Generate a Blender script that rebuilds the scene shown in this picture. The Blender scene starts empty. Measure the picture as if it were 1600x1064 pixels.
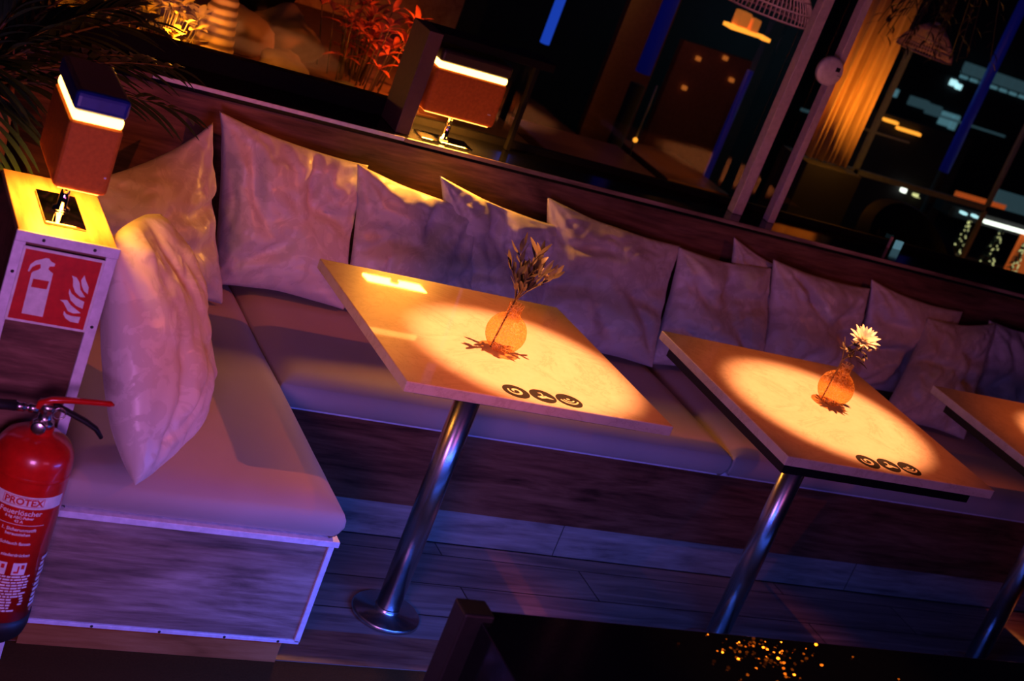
import bpy, bmesh, math, random
from mathutils import Vector, Matrix, noise
random.seed(7)
PI = math.pi
scn = bpy.context.scene
COL = scn.collection

# ------------------------------------------------------------------ camera
cd = bpy.data.cameras.new('camera'); cam = bpy.data.objects.new('camera', cd); COL.objects.link(cam)
cd.sensor_width = 36; cd.sensor_fit = 'HORIZONTAL'; cd.lens = 54.766
cam.matrix_world = Matrix.Translation((0, 0, 1.9)) @ (
    Matrix.Rotation(math.radians(-29.888), 4, 'Z') @ Matrix.Rotation(math.radians(71.057), 4, 'X') @ Matrix.Rotation(math.radians(21.447), 4, 'Z'))
cd.clip_start = 0.05
cd.dof.use_dof = True; cd.dof.focus_distance = 3.45; cd.dof.aperture_fstop = 5.0
scn.camera = cam

# ------------------------------------------------------------------ world, exposure
w = bpy.data.worlds.new('world'); scn.world = w; w.use_nodes = True
w.node_tree.nodes['Background'].inputs[0].default_value = (0.05, 0.035, 0.12, 1)
w.node_tree.nodes['Background'].inputs[1].default_value = 0.04
scn.view_settings.view_transform = 'Standard'; scn.view_settings.look = 'None'
scn.view_settings.gamma = 1; scn.view_settings.use_curve_mapping = False
scn.view_settings.exposure = 0.0

# ------------------------------------------------------------------ room lights
def light(name, kind, loc, target, energy, color, **kw):
    l = bpy.data.lights.new(name, kind); l.energy = energy; l.color = color
    for k, v in kw.items(): setattr(l, k, v)
    o = bpy.data.objects.new(name, l); COL.objects.link(o); o.location = loc
    if target is not None:
        o.rotation_euler = (Vector(target) - Vector(loc)).to_track_quat('-Z', 'Y').to_euler()
    return o
# ceiling spots over the tables
for tx, ty, e in ((1.66, 2.80, 620), (2.55, 2.83, 600), (3.62, 2.86, 600)):
    light('table_spot', 'SPOT', (tx + .02, ty, 2.62), (tx, ty, .75), e * .85, (1, .33, .115), spot_size=math.radians(18.5), spot_blend=.55, shadow_soft_size=.012)
    light('table_spot_spill', 'SPOT', (tx + .02, ty, 2.62), (tx, ty, .75), e * .11, (1, .14, .006), spot_size=math.radians(30), spot_blend=1, shadow_soft_size=.02)
# violet LED wash from the room side, blue LED strip low down, warm lamp to the right
light('violet_wash', 'AREA', (.36, 1.1, .95), (.9, 2.8, .6), 9.5, (.82, .27, .95), shape='RECTANGLE', size=.35, size_y=.35)
light('magenta_wash', 'AREA', (1.8, .3, 1.3), (1.8, 3.6, .5), 4.2, (.66, .13, .42), shape='RECTANGLE', size=.8, size_y=.4)
light('blue_counter_strip', 'AREA', (1.75, 1.99, .56), (1.75, 2.06, .0), 19, (.04, .13, 1), shape='RECTANGLE', size=1.0, size_y=.04)
light('blue_strip', 'AREA', (2.2, 1.985, .05), (2.2, 3.0, .0), 1.0, (.05, .14, 1), shape='RECTANGLE', size=1.9, size_y=.04)
light('orange_spot', 'SPOT', (2.45, 1.6, 2.5), (1.02, 3.3, .6), 90, (1, .15, .03), spot_size=math.radians(33), spot_blend=.5, shadow_soft_size=.02)

light('orange_spot', 'SPOT', (3.7, 1.7, 2.5), (3.0, 3.7, .55), 18, (1, .17, .035), spot_size=math.radians(40), spot_blend=.8, shadow_soft_size=.02)  # added wash for the right cushions, replaces orange bounce off the tables

# ------------------------------------------------------------------ materials
def nm(name):
    m = bpy.data.materials.new(name); m.use_nodes = True
    nt = m.node_tree; b = nt.nodes['Principled BSDF']
    return m, nt, b
def L(nt, a, b): nt.links.new(a, b)
def nd(nt, t, **kw):
    n = nt.nodes.new(t)
    for k, v in kw.items(): setattr(n, k, v)
    return n
def ramp(nt, fac, stops):
    r = nd(nt, 'ShaderNodeValToRGB')
    el = r.color_ramp.elements
    el[0].position, el[0].color = stops[0][0], (*stops[0][1], 1)
    el[1].position, el[1].color = stops[-1][0], (*stops[-1][1], 1)
    for p, c in stops[1:-1]:
        e = el.new(p); e.color = (*c, 1)
    L(nt, fac, r.inputs[0]); return r.outputs[0]
def coords(nt, scale=(1, 1, 1), rot=(0, 0, 0), kind='Object'):
    t = nd(nt, 'ShaderNodeTexCoord'); mp = nd(nt, 'ShaderNodeMapping')
    mp.inputs['Scale'].default_value = scale; mp.inputs['Rotation'].default_value = rot
    L(nt, t.outputs[kind], mp.inputs[0]); return mp.outputs[0]
def noise_n(nt, vec, scale, detail=4, rough=.55, dist=0):
    n = nd(nt, 'ShaderNodeTexNoise'); n.inputs['Scale'].default_value = scale; n.inputs['Detail'].default_value = detail
    n.inputs['Roughness'].default_value = rough; n.inputs['Distortion'].default_value = dist
    L(nt, vec, n.inputs['Vector']); return n.outputs['Fac']
def bump(nt, b, h, strength=.3, dist=.01):
    n = nd(nt, 'ShaderNodeBump'); n.inputs['Strength'].default_value = strength; n.inputs['Distance'].default_value = dist
    L(nt, h, n.inputs['Height']); L(nt, n.outputs[0], b.inputs['Normal'])
def plain(name, col, rough=.5, metal=0, coat=0, nscale=60, nb=.05, spec=.5):
    m, nt, b = nm(name); b.inputs['Specular IOR Level'].default_value = spec
    f = noise_n(nt, coords(nt), nscale, 3)
    c = ramp(nt, f, [(.3, tuple(x * .85 for x in col)), (.7, tuple(min(1, x * 1.1) for x in col))])
    L(nt, c, b.inputs['Base Color']); b.inputs['Roughness'].default_value = rough; b.inputs['Metallic'].default_value = metal
    b.inputs['Coat Weight'].default_value = coat; b.inputs['Coat Roughness'].default_value = .05
    if nb: bump(nt, b, f, nb, .002)
    return m
def glow(name, col, strength):
    m, nt, b = nm(name); b.inputs['Base Color'].default_value = (*[min(1, c * .8) for c in col], 1)
    b.inputs['Emission Color'].default_value = (*col, 1); b.inputs['Emission Strength'].default_value = strength
    return m
def wood(name, dark, mid, light_, rough=.45, axis='X', scale=1.0, coat=0, spec=.35):
    m, nt, b = nm(name); b.inputs['Specular IOR Level'].default_value = spec
    sc = {'X': (1.6, 10, 10), 'Y': (10, 1.6, 10), 'Z': (10, 10, 1.6)}[axis]
    v = coords(nt, tuple(s * scale for s in sc))
    f1 = noise_n(nt, v, 1.6, 8, .62, .9)
    v2 = coords(nt, tuple((.5 if s < 2 else 1) * s * scale for s in sc))
    f2 = noise_n(nt, v2, 9, 4, .6)
    mx = nd(nt, 'ShaderNodeMath', operation='MULTIPLY_ADD'); mx.inputs[1].default_value = .35
    L(nt, f2, mx.inputs[0]); ad = nd(nt, 'ShaderNodeMath', operation='MULTIPLY'); ad.inputs[1].default_value = .68
    L(nt, f1, ad.inputs[0]); L(nt, ad.outputs[0], mx.inputs[2])
    c = ramp(nt, mx.outputs[0], [(.36, dark), (.5, mid), (.66, light_)])
    L(nt, c, b.inputs['Base Color']); b.inputs['Roughness'].default_value = rough
    b.inputs['Coat Weight'].default_value = coat
    bump(nt, b, mx.outputs[0], .25, .004)
    return m
M = {}
M['bench_wood'] = wood('weathered_oak', (.07, .045, .035), (.25, .17, .14), (.46, .34, .29), .42)
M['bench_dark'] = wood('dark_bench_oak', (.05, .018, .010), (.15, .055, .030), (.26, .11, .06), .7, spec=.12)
M['back_wood'] = wood('dark_oak', (.05, .022, .016), (.15, .07, .05), (.28, .14, .10), .42)
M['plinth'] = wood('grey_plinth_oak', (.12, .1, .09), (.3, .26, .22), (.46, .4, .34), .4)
M['honey_dark'] = wood('brown_plinth_wood', (.2, .07, .02), (.34, .13, .04), (.45, .2, .07), .4)  # orange light on the left plinth is put into the wood colour
M['edge_plank'] = wood('reddish_edge_plank', (.1, .035, .02), (.22, .09, .05), (.32, .15, .08), .35)  # floor wood with the reddish light mixed into its colour
M['honey'] = wood('honey_wood', (.4, .2, .08), (.62, .36, .15), (.75, .48, .22), .35, 'Y')
def floor_mat():
    m, nt, b = nm('plank_floor')
    v = coords(nt)
    br = nd(nt, 'ShaderNodeTexBrick'); br.offset = .37
    br.inputs['Scale'].default_value = 1; br.inputs['Brick Width'].default_value = 1.15; br.inputs['Row Height'].default_value = .145
    br.inputs['Mortar Size'].default_value = .0022; br.inputs['Mortar Smooth'].default_value = .3
    br.inputs['Color1'].default_value = (.42, .35, .29, 1); br.inputs['Color2'].default_value = (.32, .26, .22, 1); br.inputs['Mortar'].default_value = (.02, .015, .012, 1)
    L(nt, v, br.inputs['Vector'])
    g = noise_n(nt, coords(nt, (1.3, 16, 1)), 1.8, 8, .6, .8)
    gc = ramp(nt, g, [(.3, (.35, .33, .32)), (.7, (1.15, 1.1, 1.05))])
    mx = nd(nt, 'ShaderNodeMix', data_type='RGBA', blend_type='MULTIPLY'); mx.inputs[0].default_value = 1
    L(nt, br.outputs['Color'], mx.inputs[6]); L(nt, gc, mx.inputs[7]); L(nt, mx.outputs[2], b.inputs['Base Color'])
    b.inputs['Roughness'].default_value = .32
    bump(nt, b, g, .15, .003)
    return m
M['floor'] = floor_mat()
M['carpet'] = plain('dark_carpet', (.07, .035, .010), .95, nscale=220, nb=.6, spec=.05)
def fabric(name, a, c_, rough, scale=420, b_=.12, big=0.0):
    m, nt, b = nm(name)
    v = coords(nt); f = noise_n(nt, v, 3, 4); c = ramp(nt, f, [(.3, a), (.7, c_)])
    L(nt, c, b.inputs['Base Color']); b.inputs['Roughness'].default_value = rough
    b.inputs['Sheen Weight'].default_value = .25
    w_ = noise_n(nt, v, scale, 2); 
    bump(nt, b, w_, b_, .002)
    return m
M['seat'] = fabric('seat_upholstery', (.42, .33, .29), (.48, .38, .34), .75)
def damask():
    m, nt, b = nm('damask_cushion')
    v = coords(nt)
    n1 = noise_n(nt, v, 16, 3, .6, 1.6)
    n2 = noise_n(nt, v, 5, 2, .5)
    th = nd(nt, 'ShaderNodeMath', operation='ADD'); L(nt, n1, th.inputs[0])
    k = nd(nt, 'ShaderNodeMath', operation='MULTIPLY'); k.inputs[1].default_value = .35; L(nt, n2, k.inputs[0]); L(nt, k.outputs[0], th.inputs[1])
    c = ramp(nt, th.outputs[0], [(.63, (.66, .61, .56)), (.69, (.76, .71, .66))])
    L(nt, c, b.inputs['Base Color'])
    r = nd(nt, 'ShaderNodeMapRange'); r.inputs[1].default_value = .64; r.inputs[2].default_value = .68; r.inputs[3].default_value = .62; r.inputs[4].default_value = .36
    L(nt, th.outputs[0], r.inputs[0]); L(nt, r.outputs[0], b.inputs['Roughness'])
    b.inputs['Sheen Weight'].default_value = .3
    f = noise_n(nt, coords(nt, (1, 1, 1)), 11, 3, .5, .4)
    bump(nt, b, f, .35, .010)
    return m
M['damask'] = damask()
def marble():
    m, nt, b = nm('cream_marble_top')
    v = coords(nt)
    n1 = noise_n(nt, v, 3.2, 9, .68, 2.2)
    c = ramp(nt, n1, [(.40, (.80, .70, .56)), (.485, (.76, .66, .52)), (.5, (.66, .56, .43)), (.515, (.78, .68, .54)), (.65, (.84, .75, .62))])
    n2 = noise_n(nt, v, 55, 4, .6)
    c2 = ramp(nt, n2, [(.35, (.95, .94, .92)), (.6, (1, 1, 1))])
    mx = nd(nt, 'ShaderNodeMix', data_type='RGBA', blend_type='MULTIPLY'); mx.inputs[0].default_value = 1
    L(nt, c, mx.inputs[6]); L(nt, c2, mx.inputs[7]); L(nt, mx.outputs[2], b.inputs['Base Color'])
    b.inputs['Roughness'].default_value = .38; b.inputs['Coat Weight'].default_value = .4; b.inputs['Coat Roughness'].default_value = .03
    return m
M['marble'] = marble()
M['black'] = plain('black_lacquer', (.008, .008, .009), .35)
M['black_gloss'] = plain('black_gloss', (.004, .004, .006), .12)
M['rubber'] = plain('black_rubber', (.012, .012, .012), .5)
M['ink'] = plain('black_print', (.006, .005, .004), .7, nb=0)
M['cream_ink'] = plain('cream_print', (.85, .72, .52), .5, nb=0)
def steel(name, col, rough, aniso=.6):
    m, nt, b = nm(name)
    f = noise_n(nt, coords(nt, (60, 60, 2)), 6, 3)
    c = ramp(nt, f, [(.3, tuple(x * .8 for x in col)), (.7, col)])
    L(nt, c, b.inputs['Base Color']); b.inputs['Metallic'].default_value = 1; b.inputs['Roughness'].default_value = rough
    return m
M['steel'] = steel('brushed_steel', (.62, .6, .6), .27)
M['mirror'] = steel('polished_steel', (.75, .74, .72), .05)
M['alu'] = steel('aluminium_trim', (.8, .78, .8), .38)
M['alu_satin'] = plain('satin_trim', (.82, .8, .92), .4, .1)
M['red'] = plain('red_enamel', (.62, .012, .008), .28, 0, .6, nb=0)
M['red_sign'] = plain('red_sign_print', (.62, .02, .018), .4, nb=0)
M['white_sign'] = plain('white_sign_print', (.8, .78, .78), .45, nb=0)
M['lamp_body'] = plain('brown_lamp_shell', (.55, .15, .02), .6, 0, 0, nscale=120, spec=.12)
M['lamp_hood'] = plain('dark_blue_lamp_hood', (.012, .025, .20), .35, 0, .2)  # blue light falling on the hood is put into its base colour
M['lamp_hood_dark'] = plain('dark_lamp_hood', (.03, .015, .012), .35, 0, .2)
M['strip'] = glow('warm_light_strip', (1, .50, .11), 8)
M['under'] = glow('warm_diffuser', (1, .42, .06), 5)
def glass(name, tint, diff=.0, crackle=False, rough=.03):
    m, nt, b = nm(name)
    nt.nodes.remove(b)
    out = nt.nodes['Material Output']
    tr = nd(nt, 'ShaderNodeBsdfTransparent'); tr.inputs[0].default_value = (*tint, 1)
    gl = nd(nt, 'ShaderNodeBsdfGlossy'); gl.inputs['Roughness'].default_value = rough
    fr = nd(nt, 'ShaderNodeFresnel'); fr.inputs[0].default_value = 1.5
    ge = nd(nt, 'ShaderNodeNewGeometry'); inv = nd(nt, 'ShaderNodeMath', operation='SUBTRACT'); inv.inputs[0].default_value = 1
    L(nt, ge.outputs['Backfacing'], inv.inputs[1]); ff = nd(nt, 'ShaderNodeMath', operation='MULTIPLY'); L(nt, fr.outputs[0], ff.inputs[0]); L(nt, inv.outputs[0], ff.inputs[1])
    mx = nd(nt, 'ShaderNodeMixShader'); L(nt, ff.outputs[0], mx.inputs[0]); L(nt, tr.outputs[0], mx.inputs[1]); L(nt, gl.outputs[0], mx.inputs[2])
    last = mx.outputs[0]
    if crackle:
        vo = nd(nt, 'ShaderNodeTexVoronoi', feature='DISTANCE_TO_EDGE'); vo.inputs['Scale'].default_value = 110
        L(nt, coords(nt), vo.inputs['Vector'])
        r = ramp(nt, vo.outputs['Distance'], [(.0, (1, 1, 1)), (.12, (0, 0, 0))])
        bp = nd(nt, 'ShaderNodeBump'); bp.inputs['Strength'].default_value = .9; bp.inputs['Distance'].default_value = .002
        L(nt, vo.outputs['Distance'], bp.inputs['Height']); L(nt, bp.outputs[0], gl.inputs['Normal']); L(nt, bp.outputs[0], fr.inputs['Normal'])
        df = nd(nt, 'ShaderNodeBsdfDiffuse'); df.inputs[0].default_value = (.8, .6, .35, 1)
        ts = nd(nt, 'ShaderNodeBsdfTranslucent'); ts.inputs[0].default_value = (.85, .62, .35, 1)
        a = nd(nt, 'ShaderNodeAddShader'); L(nt, df.outputs[0], a.inputs[0]); L(nt, ts.outputs[0], a.inputs[1])
        k = nd(nt, 'ShaderNodeMath', operation='MULTIPLY_ADD'); k.inputs[1].default_value = .25; k.inputs[2].default_value = diff
        L(nt, r, k.inputs[0])
        m2 = nd(nt, 'ShaderNodeMixShader'); L(nt, k.outputs[0], m2.inputs[0]); L(nt, last, m2.inputs[1]); L(nt, a.outputs[0], m2.inputs[2]); last = m2.outputs[0]
    L(nt, last, out.inputs[0])
    return m
M['vase_glass'] = glass('amber_crackle_glass', (.92, .72, .42), .05, True)
M['vase_clear'] = glass('amber_clear_glass', (.9, .66, .36), .02, True, .06)
M['pane'] = glass('window_glass', (.93, .95, .95))
M['leaf'] = plain('olive_leaf', (.085, .07, .045), .4, nscale=80)
M['leaf_dark'] = plain('palm_leaf', (.03, .06, .03), .45, nscale=40)
M['leaf_gold'] = plain('bright_leaf', (.6, .45, .12), .5, nscale=40)
M['leaf_red'] = plain('rust_leaf', (.55, .12, .05), .5, nscale=40)
M['petal'] = plain('white_petal', (.85, .8, .68), .5, nscale=30)
M['petal_back'] = plain('flower_centre', (.7, .45, .08), .6)
M['stem'] = plain('brown_stem', (.1, .065, .03), .6)
M['pot'] = plain('brown_planter', (.22, .10, .05), .5)
M['rock'] = plain('garden_rock', (.24, .15, .11), .85, nscale=9, nb=.8)
M['soil'] = plain('garden_soil', (.2, .1, .05), .95, nscale=30, nb=.8)
def trunk_mat():
    m, nt, b = nm('ringed_trunk'); wv = nd(nt, 'ShaderNodeTexWave', wave_type='BANDS', bands_direction='Z'); wv.inputs['Scale'].default_value = 11; wv.inputs['Distortion'].default_value = 2.2
    wv.inputs['Detail'].default_value = 2; L(nt, coords(nt), wv.inputs['Vector'])
    L(nt, ramp(nt, wv.outputs['Fac'], [(.15, (.12, .06, .03)), (.55, (.5, .3, .15)), (.9, (.62, .42, .22))]), b.inputs['Base Color']); b.inputs['Roughness'].default_value = .8; return m
M['trunk'] = trunk_mat()
M['frame'] = plain('black_window_frame', (.006, .005, .005), .7, spec=.1)
M['post_brown'] = plain('dark_brown_post', (.10, .045, .04), .6)  # reddish light on the black frame's left post, painted into its colour
M['mullion'] = plain('pale_window_post', (.5, .44, .46), .4)
M['plastic'] = plain('white_plastic', (.72, .68, .7), .4, nb=0)
M['dark_ground'] = plain('dark_paving', (.03, .03, .035), .5, nscale=6)
M['dark_wall'] = plain('dark_render', (.02, .02, .025), .8, nscale=6)

# ------------------------------------------------------------------ mesh helpers
def wloc(o):
    v = Vector((0, 0, 0))
    while o is not None: v += Vector(o.location); o = o.parent
    return v
class MB:
    def __init__(s): s.bm = bmesh.new()
    def quad(s, pts):
        return s.bm.faces.new([s.bm.verts.new(p) for p in pts])
    def box(s, a, b, bev=0, seg=2):
        x0, y0, z0 = a; x1, y1, z1 = b
        t = bmesh.new(); bmesh.ops.create_cube(t, size=1)
        for v in t.verts: v.co = Vector(((x0 + x1) / 2 + v.co.x * (x1 - x0), (y0 + y1) / 2 + v.co.y * (y1 - y0), (z0 + z1) / 2 + v.co.z * (z1 - z0)))
        if bev: bmesh.ops.bevel(t, geom=list(t.edges), offset=bev, segments=seg, affect='EDGES', profile=.5)
        s.merge(t); return s
    def merge(s, t):
        mp = {v: s.bm.verts.new(v.co) for v in t.verts}
        for f in t.faces:
            try: nf = s.bm.faces.new([mp[v] for v in f.verts]); nf.smooth = f.smooth
            except ValueError: pass
        t.free()
    def lathe(s, c, prof, n=40, axis=None, smooth=True):
        """prof: (r, z) pairs revolved about an axis through c"""
        q = Matrix.Identity(3) if axis is None else Vector((0, 0, 1)).rotation_difference(Vector(axis)).to_matrix()
        rings = []
        for r, z in prof:
            if r < 1e-6: rings.append([s.bm.verts.new(Vector(c) + q @ Vector((0, 0, z)))])
            else: rings.append([s.bm.verts.new(Vector(c) + q @ Vector((r * math.cos(2 * PI * i / n), r * math.sin(2 * PI * i / n), z))) for i in range(n)])
        for a, b in zip(rings, rings[1:]):
            for i in range(n):
                j = (i + 1) % n
                if len(a) == 1 and len(b) == 1: continue
                if len(a) == 1: f = s.bm.faces.new((a[0], b[j], b[i]))
                elif len(b) == 1: f = s.bm.faces.new((a[i], a[j], b[0]))
                else: f = s.bm.faces.new((a[i], a[j], b[j], b[i]))
                f.smooth = smooth
        return s
    def tube(s, pts, rad, n=10, caps=True, flat=1.0):
        pts = [Vector(p) for p in pts]; rings = []
        if not hasattr(rad, '__len__'): rad = [rad] * len(pts)
        prev = None
        for i, p in enumerate(pts):
            d = (pts[min(i + 1, len(pts) - 1)] - pts[max(i - 1, 0)]).normalized()
            if prev is None:
                u = d.orthogonal().normalized()
                if abs(d.z) < .9: u = d.cross(Vector((0, 0, 1))).normalized()
            else:
                u = (prev - d * prev.dot(d)).normalized()
            prev = u; v = d.cross(u)
            rings.append([s.bm.verts.new(p + (u * math.cos(2 * PI * k / n) + v * math.sin(2 * PI * k / n) * flat) * rad[i]) for k in range(n)])
        for a, b in zip(rings, rings[1:]):
            for k in range(n):
                f = s.bm.faces.new((a[k], a[(k + 1) % n], b[(k + 1) % n], b[k])); f.smooth = True
        if caps: s.bm.faces.new(rings[0][::-1]); s.bm.faces.new(rings[-1])
        return s
    def leaf(s, base, tip, width, up=(0, 0, 1), curl=.0, fold=.25):
        """lens-shaped blade with a folded midrib"""
        b = Vector(base); t = Vector(tip); d = t - b; side = d.cross(Vector(up))
        if side.length < 1e-6: side = d.orthogonal()
        side.normalize(); nrm = side.cross(d).normalized(); n = 6; Lr = []
        for i in range(n + 1):
            k = i / n; wdt = width * .5 * (math.sin(PI * min(1, k * .94 + .03)) ** .8)
            c = b + d * k + nrm * (curl * d.length * math.sin(PI * k))
            Lr.append((s.bm.verts.new(c - side * wdt + nrm * wdt * fold), s.bm.verts.new(c), s.bm.verts.new(c + side * wdt + nrm * wdt * fold)))
        for a, c in zip(Lr, Lr[1:]):
            for q in ((a[0], a[1], c[1], c[0]), (a[1], a[2], c[2], c[1])):
                f = s.bm.faces.new(q); f.smooth = True
        return s
    def poly_prism(s, pts, th, fn):
        """extruded outline; fn maps (u, v, depth) to a point"""
        a = [s.bm.verts.new(fn(u, v, 0)) for u, v in pts]; b = [s.bm.verts.new(fn(u, v, th)) for u, v in pts]
        f1 = s.bm.faces.new(a); f2 = s.bm.faces.new(b[::-1]); n = len(pts)
        for i in range(n): s.bm.faces.new((a[i], b[i], b[(i + 1) % n], a[(i + 1) % n]))
        return s
    def build(s, name, mat, parent=None, recalc=True, smooth_angle=None):
        off = wloc(parent)
        for v in s.bm.verts: v.co -= off
        if recalc: bmesh.ops.recalc_face_normals(s.bm, faces=s.bm.faces)
        me = bpy.data.meshes.new(name); s.bm.to_mesh(me); s.bm.free()
        mats = mat if isinstance(mat, (list, tuple)) else [mat]
        for m in mats: me.materials.append(M[m] if isinstance(m, str) else m)
        o = bpy.data.objects.new(name, me); COL.objects.link(o); o.parent = parent
        return o
def origin_to(o, p):
    """move a top-level mesh's origin without moving the mesh"""
    p = Vector(p); o.data.transform(Matrix.Translation(-p)); o.location = p; return o
def tag(o, label, cat, group=None, kind=None):
    if label: o['label'] = label
    if cat: o['category'] = cat
    if group: o['group'] = group
    if kind: o['kind'] = kind
    return o
def thing(name, loc, label, cat, group=None):
    o = bpy.data.objects.new(name, None); COL.objects.link(o); o.location = loc; o.empty_display_size = .05
    return tag(o, label, cat, group)
def struct(o): o['kind'] = 'structure'; return o
def copy_tree(o, parent=None):
    c = o.copy(); COL.objects.link(c); c.parent = parent
    for ch in list(o.children): copy_tree(ch, c)
    return c
def text_mesh(body, size, bold=0.0, res=3):
    cu = bpy.data.curves.new('t', 'FONT'); cu.body = body; cu.size = size; cu.align_x = 'CENTER'; cu.offset = bold; cu.resolution_u = res
    o = bpy.data.objects.new('t', cu); COL.objects.link(o)
    bpy.context.view_layer.update()
    me = o.to_mesh(); vs = [v.co.copy() for v in me.vertices]; fs = [tuple(p.vertices) for p in me.polygons]
    o.to_mesh_clear(); bpy.data.objects.remove(o); bpy.data.curves.remove(cu)
    return vs, fs

# ------------------------------------------------------------------ setting
struct(MB().box((.2, 2.672, -.05), (6.5, 4.1, 0)).build('floor', 'floor'))
struct(MB().box((-3, -2, -.05), (6.5, 2.670, -.001)).build('floor_carpet', 'carpet'))
struct(MB().box((.2, 2.671, 0), (6.5, 2.797, .0012)).build('trim_floor_edge', 'edge_plank'))  # reddish light along the front of the floor, painted as a thin strip
YB = 3.855          # face of the wall board behind the long bench
LZ = .905           # ledge height
wall = MB(); wall.box((-.4, YB, 0), (6.2, YB + .02, LZ - .022)); wall.box((-.4, YB + .02, 0), (6.2, 4.04, LZ - .022))
struct(wall.build('wall_back', 'back_wood'))
struct(MB().box((-.4, YB - .012, LZ - .022), (6.2, 4.04, LZ), .002).build('trim_ledge', 'black_gloss'))
struct(MB().box((.955, YB - .016, LZ - .010), (1.66, YB - .0121, LZ + .001), .001, 1).build('trim_ledge_edge', 'alu_satin'))  # bright stretch of the metal edge, its violet glint put into the colour
struct(MB().box((1.661, YB - .015, LZ - .012), (6.2, YB - .0121, LZ), .001, 1).build('trim_ledge_wood', 'bench_wood'))  # same metal edge where no glint falls, darkened with wood colour
struct(MB().box((-.4, YB - .015, LZ - .012), (.954, YB - .0121, LZ), .001, 1).build('trim_ledge_wood', 'back_wood'))
# window rails, posts and panes
wr = MB(); wr.box((-.4, 4.01, LZ), (1.66, 4.05, LZ + .052)); wr.box((1.66, 4.03, LZ), (6.2, 4.05, LZ + .02)); struct(wr.build('window_1_rail', 'frame'))
for n, (x0, x1) in enumerate(((-.4, 2.83), (2.87, 2.965), (3.005, 6.2))):
    struct(MB().box((x0, 4.043, LZ + .0), (x1, 4.047, 2.2)).build('window_%d' % (n + 1), 'pane'))
for n, x in enumerate((2.85, 2.985)):
    struct(MB().box((x - (.019 if n == 0 else .013), 3.93, LZ), (x + (.019 if n == 0 else .013), 3.965, 2.2), .003).build('trim_%d' % (n + 1), 'mullion'))

# ------------------------------------------------------------------ benches
PT = .35            # top of the bench boxes
CT = .437           # top of the seat cushions
def screws(pts, parent, axis, mat='rubber', r=.0032):
    for p in pts:
        MB().lathe(p, [(0, .0016), (r * .7, .0014), (r, 0), (r, -.0004)], 10, axis).build('screw', mat, parent)
# left bench
b1 = thing('bench_base', (1.0, 3.1, 0), 'left bench box of weathered wood boards with pale metal edge strips, beside the fire extinguisher', 'bench')
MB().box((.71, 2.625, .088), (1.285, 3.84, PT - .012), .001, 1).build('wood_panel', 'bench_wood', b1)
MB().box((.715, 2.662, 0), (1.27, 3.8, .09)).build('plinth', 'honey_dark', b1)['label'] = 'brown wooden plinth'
MB().box((.705, 2.606, PT - .014), (1.292, 2.64, PT), .001, 1).build('top_trim', 'alu_satin', b1)
MB().box((1.276, 2.619, .085), (1.289, 2.632, PT - .014), .001, 1).build('corner_trim', 'alu_satin', b1)
MB().box((.705, 2.619, .08), (1.288, 2.632, .089), .001, 1).build('bottom_trim', 'alu_satin', b1)
screws([(x, 2.6188, .0845) for x in (.84, .98, 1.12, 1.24)], b1, (0, -1, 0))
# back bench
b2 = thing('bench_base', (3.7, 3.5, 0), 'long bench box of dark wood under the window ledge, behind the tables', 'bench')
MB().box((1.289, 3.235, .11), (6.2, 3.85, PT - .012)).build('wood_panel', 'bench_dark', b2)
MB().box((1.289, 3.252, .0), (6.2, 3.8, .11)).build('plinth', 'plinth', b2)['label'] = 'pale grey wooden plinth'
MB().box((1.289, 3.250, .0), (6.2, 3.2515, .003)).build('shadow_gap', 'black', b2)
MB().box((1.289, 3.228, PT - .012), (6.2, 3.24, PT), .001, 1).build('top_trim', 'alu_satin', b2)
for x in (2.24, 3.3): MB().box((x, 3.2512, .0), (x + .002, 3.2519, .11)).build('plinth_joint', 'black', b2)

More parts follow.
